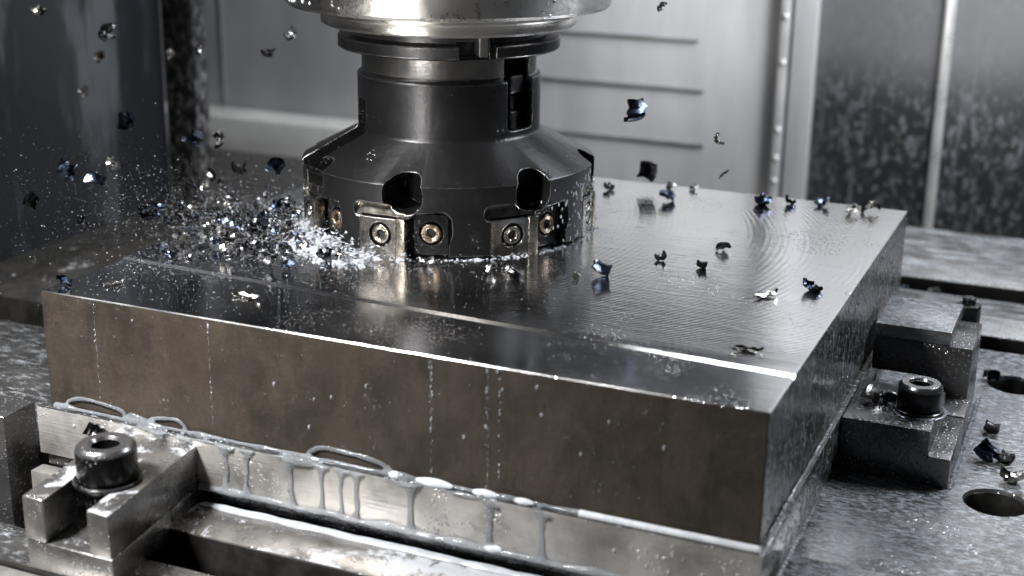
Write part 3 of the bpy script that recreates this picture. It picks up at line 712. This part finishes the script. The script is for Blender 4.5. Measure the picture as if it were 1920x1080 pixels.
CH = {'blue': [chip_mesh('chip_blue', 20 + k, M['chip_blue'], .0095, .0072, 1.7 + .45 * k, .10 + .1 * k) for k in range(4)],
      'dark': [chip_mesh('chip_dark', 40 + k, M['chip_dark'], .0092, .0064, 1.9 + .5 * k, .2) for k in range(3)],
      'silver': [chip_mesh('chip_silver', 60 + k, M['chip_silver'], .0085, .0062, 1.3 + .7 * k, .6) for k in range(3)],
      'roll': [chip_mesh('chip_roll', 80, M['chip_blue'], .0130, .0090, 4.4, .2)],
      'flat': [chip_mesh('chip_flat', 90, M['chip_silver'], .0100, .0045, .25, .2, .00025), chip_mesh('chip_flat', 91, M['chip_dark'], .0100, .0045, .25, .2, .00025)]}
cq = random.Random(5)
def chip(kind, p, label, group=None, scale=1.0, rot=None, rest=True, idx=None):
    me = CH[kind][idx if idx is not None else 0 if kind == 'flat' else cq.randrange(len(CH[kind]))]
    o = bpy.data.objects.new('metal_chip', me); COL.objects.link(o)
    if rot is None:
        rot = (cq.uniform(-.5, .5), cq.uniform(-.5, .5), cq.uniform(0, 6.28)) if rest else tuple(cq.uniform(0, 6.28) for _ in range(3))
    if kind == 'flat' and rest: rot = (cq.uniform(-.06, .06), cq.uniform(-.06, .06), cq.uniform(0, 6.28))
    elif rest and cq.random() < .4: rot = (rot[0] + math.pi, rot[1], rot[2])
    o.rotation_euler = rot; o.scale = (scale,) * 3
    z = p[2]
    if rest:                                                # let it sit on the surface
        rm = o.rotation_euler.to_matrix(); z = p[2] - min((rm @ v.co).z for v in me.vertices) * scale - .0001
    o.location = (p[0], p[1], z)
    return tag(o, label, 'metal chip', group)
G1 = 'chips lying on the milled top'
for kind, xy, s, lab in [
    ('dark', (.1483, .2661), .85, 'small dark chip on the block top close behind the cutter'),
    ('blue', (.1849, .2558), 1.15, 'cupped blue chip like a boat on the far part of the block top'),
    ('silver', (.1780, .2825), .9, 'bright pointed chip standing at the far edge behind the boat-shaped chip'),
    ('silver', (.1891, .2860), .7, 'tiny bright chip at the far block edge, right of the pointed one'),
    ('blue', (.2308, .2701), 1.15, 'curled dark blue chip arching on the far block edge'),
    ('blue', (.2424, .2772), .85, 'compact dark blue chip beside the arching curl at the far edge'),
    ('blue', (.2589, .2830), .95, 'dark blue chip at the far edge next to bright crumpled chips'),
    ('silver', (.2752, .2717), 1.1, 'crumpled bright chip near the far right block corner, left of its twin'),
    ('silver', (.2824, .2801), 1.15, 'crumpled bright chip closest to the far right block corner'),
    ('dark', (.2144, .1520), .75, 'small dark square chip alone in the middle of the block top'),
    ('dark', (.2341, .1471), .75, 'small dark flat curl in the middle of the block top'),
    ('dark', (.2346, .1782), .85, 'small dark chip with raised tail in the middle of the block top'),
    ('blue', (.2844, .1350), 1.0, 'blue chip near the right edge of the block top, mirrored below'),
    ('flat', (.2693, .1189), 1.0, 'thin pale shaving lying flat beside the blue chip at the right edge'),
    ('blue', (.1983, .1172), 1.25, 'large curled blue chip on the wet top right of the cutter foot'),
    ('flat', (.1902, .1098), .9, 'flat bright flake beside the large curled blue chip'),
    ('flat', (.2788, .0520), .9, 'thin flat shaving on the dark front part of the block top'),
    ('flat', (.0223, .0175), .8, 'flat bright ring-like shaving near the front left block corner'),
    ('flat', (.0799, .0274), .9, 'thin flat shaving on the finished front strip'),
    ('blue', (.0045, .0095), .85, 'blue chip standing on the left block corner'),
    ('silver', (.1262, .0967), .9, 'bright upright chip touching the cutter foot'),
    ('silver', (.1550, .1002), .8, 'bright crumpled chip in the foam under the second insert'),
    ('dark', (.1650, .0999), 1.0, 'rounded wet chip in the foam right of the second insert'),
    ('blue', (.0818, .0866), 1.0, 'dark blue chip half in the foam left of the cutter foot'),
    ('dark', (.0640, .0830), .8, 'black chip at the front edge of the foam heap'),
    ('silver', (.0094, .0815), 1.15, 'bright folded chip on the left block edge'),
    ('silver', (.0284, .0960), 1.1, 'bright faceted chip before the wet chip heap')]:
    chip(kind, (*xy, top_z(*xy)), lab, G1, s * .82)
for kind, xy, s, lab in [
    ('roll', (.3515, .2660), .75, 'round dark blue rolled chip beside the far table hole'),
    ('dark', (.3046, .4120), 1.2, 'dark chip lying in the back table slot'),
    ('blue', (.2870, .4100), .8, 'small blue chip in the back table slot next to the block'),
    ('dark', (.3577, .1966), .95, 'dark boat-shaped chip on the wet table'),
    ('roll', (.3574, .1660), .95, 'rolled blue tube-shaped chip on the wet table'),
    ('dark', (.3657, .1655), 1.0, 'ragged dark chip touching the rolled tube chip on the table'),
    ('silver', (.3712, .1450), 1.1, 'tangled bright chip beside the near table hole')]:
    chip(kind, (*xy, ZT if not .402 < xy[1] < .43 else -.030), lab, 'chips lying on the table', s)
chip('silver', (.3100, .1500, 0.0), 'crumpled shiny chip between clamp bolt and block side', 'chips on the stepped clamp', 1.1)
chip('dark', (.3172, .1525, 0.0), 'dark shaving touching the clamp bolt', 'chips on the stepped clamp', .9)
chip('dark', (.0284, -.0070, -.0045), 'black chip stuck to the bright plate behind the fork clamp bolt', None, .9, (1.2, .3, .2), False)
G2 = 'chips flying from the cutter'
for kind, p, s, lab in [
    ('silver', (-.1198, .1479, .1395), .9, 'bright blurred chip flying highest before the dark side panel'),
    ('dark', (-.0887, .1585, .1314), 1.2, 'long dark chip flying high before the dark side panel'),
    ('silver', (-.1428, .2180, .1065), .8, 'pale blurred chip under the long dark flying chip'),
    ('silver', (-.1465, .2098, .0871), .9, 'pale blurred chip halfway up the dark side panel'),
    ('roll', (-.0584, .1347, .0905), .95, 'rolled blue chip flying between side panel and column'),
    ('silver', (-.0921, .2416, .1116), .8, 'bright chip flying at the right edge of the column'),
    ('silver', (-.1051, .2351, .1091), .7, 'bright chip flying in front of the upper column'),
    ('dark', (-.0174, .2216, .1262), .75, 'dark chip flying before the grey wall below the spindle rim'),
    ('dark', (-.0269, .2140, .1157), .85, 'slim dark chip flying before the grey wall, lower of the pair'),
    ('blue', (-.0388, .1615, .0775), 1.1, 'blue chip flying before the column foot'),
    ('dark', (-.0264, .1672, .0785), 1.0, 'slim dark chip flying just right of the column foot'),
    ('blue', (-.0713, .0999, .0719), 1.25, 'dark blue double curled chip flying low before the side panel'),
    ('blue', (-.0559, .1058, .0696), 1.05, 'dark blue chip flying low beside a bright fragment'),
    ('silver', (-.0766, .1412, .0658), .9, 'bright fragment flying above the low dark blue chip'),
    ('dark', (-.0570, .0591, .0680), 1.05, 'dark striped chip flying farthest to the open side of the block'),
    ('roll', (-.0195, .0954, .0603), .95, 'rolled blue chip flying just above the chip heap'),
    ('dark', (-.0333, .1910, .0569), 1.0, 'ragged dark chip flying low before the wall ledge'),
    ('dark', (-.0453, .1853, .0553), .8, 'small dark chip flying low beside the column foot'),
    ('dark', (-.0453, .0811, .0511), .9, 'black chip flying just above the brown table'),
    ('blue', (.0330, .1240, .0814), 1.0, 'blue chip leaving the cutter rim at its left pocket'),
    ('dark', (.1882, .2168, .1540), .6, 'small dark chip flying high beside the spindle'),
    ('blue', (.1976, .1613, .1135), 1.15, 'dark blue flat chip flying before the louvred grey wall'),
    ('dark', (.1677, .2780, .0600), 1.35, 'black arched chip hovering over the far block edge'),
    ('silver', (.2099, .2487, .0865), .7, 'small bright chip flying before the grey wall near the riveted strip'),
    ('flat', (.2154, .2453, .0699), .6, 'thin pale flake flying low near the riveted strip')]:
    chip(kind, p, lab, G2, s, None, False)
hq = random.Random(21)
for k in range(190):                                        # the wet heap thrown up left of the cutter
    t = hq.random(); a = R(hq.gauss(-80, 17)); d = RC + .006 + abs(hq.gauss(0, .029))
    q = cyl(a, d, H)
    if not (-.035 < q.x < .2 and .055 < q.y < .285): continue
    q.z = H + max(0.0, hq.gauss(.0008, .0032)) + (.003 if q.x < 0 else 0); kind = hq.choice(['dark', 'dark', 'dark', 'silver', 'blue', 'dark', 'blue'])
    chip(kind, q, {'dark': 'small dark wet chip', 'silver': 'small bright wet chip', 'blue': 'small blue wet chip'}[kind] + ' in the heap thrown up beside the cutter', 'wet chip heap left of the cutter', hq.uniform(.28, .75), None, q.z < H + .001)
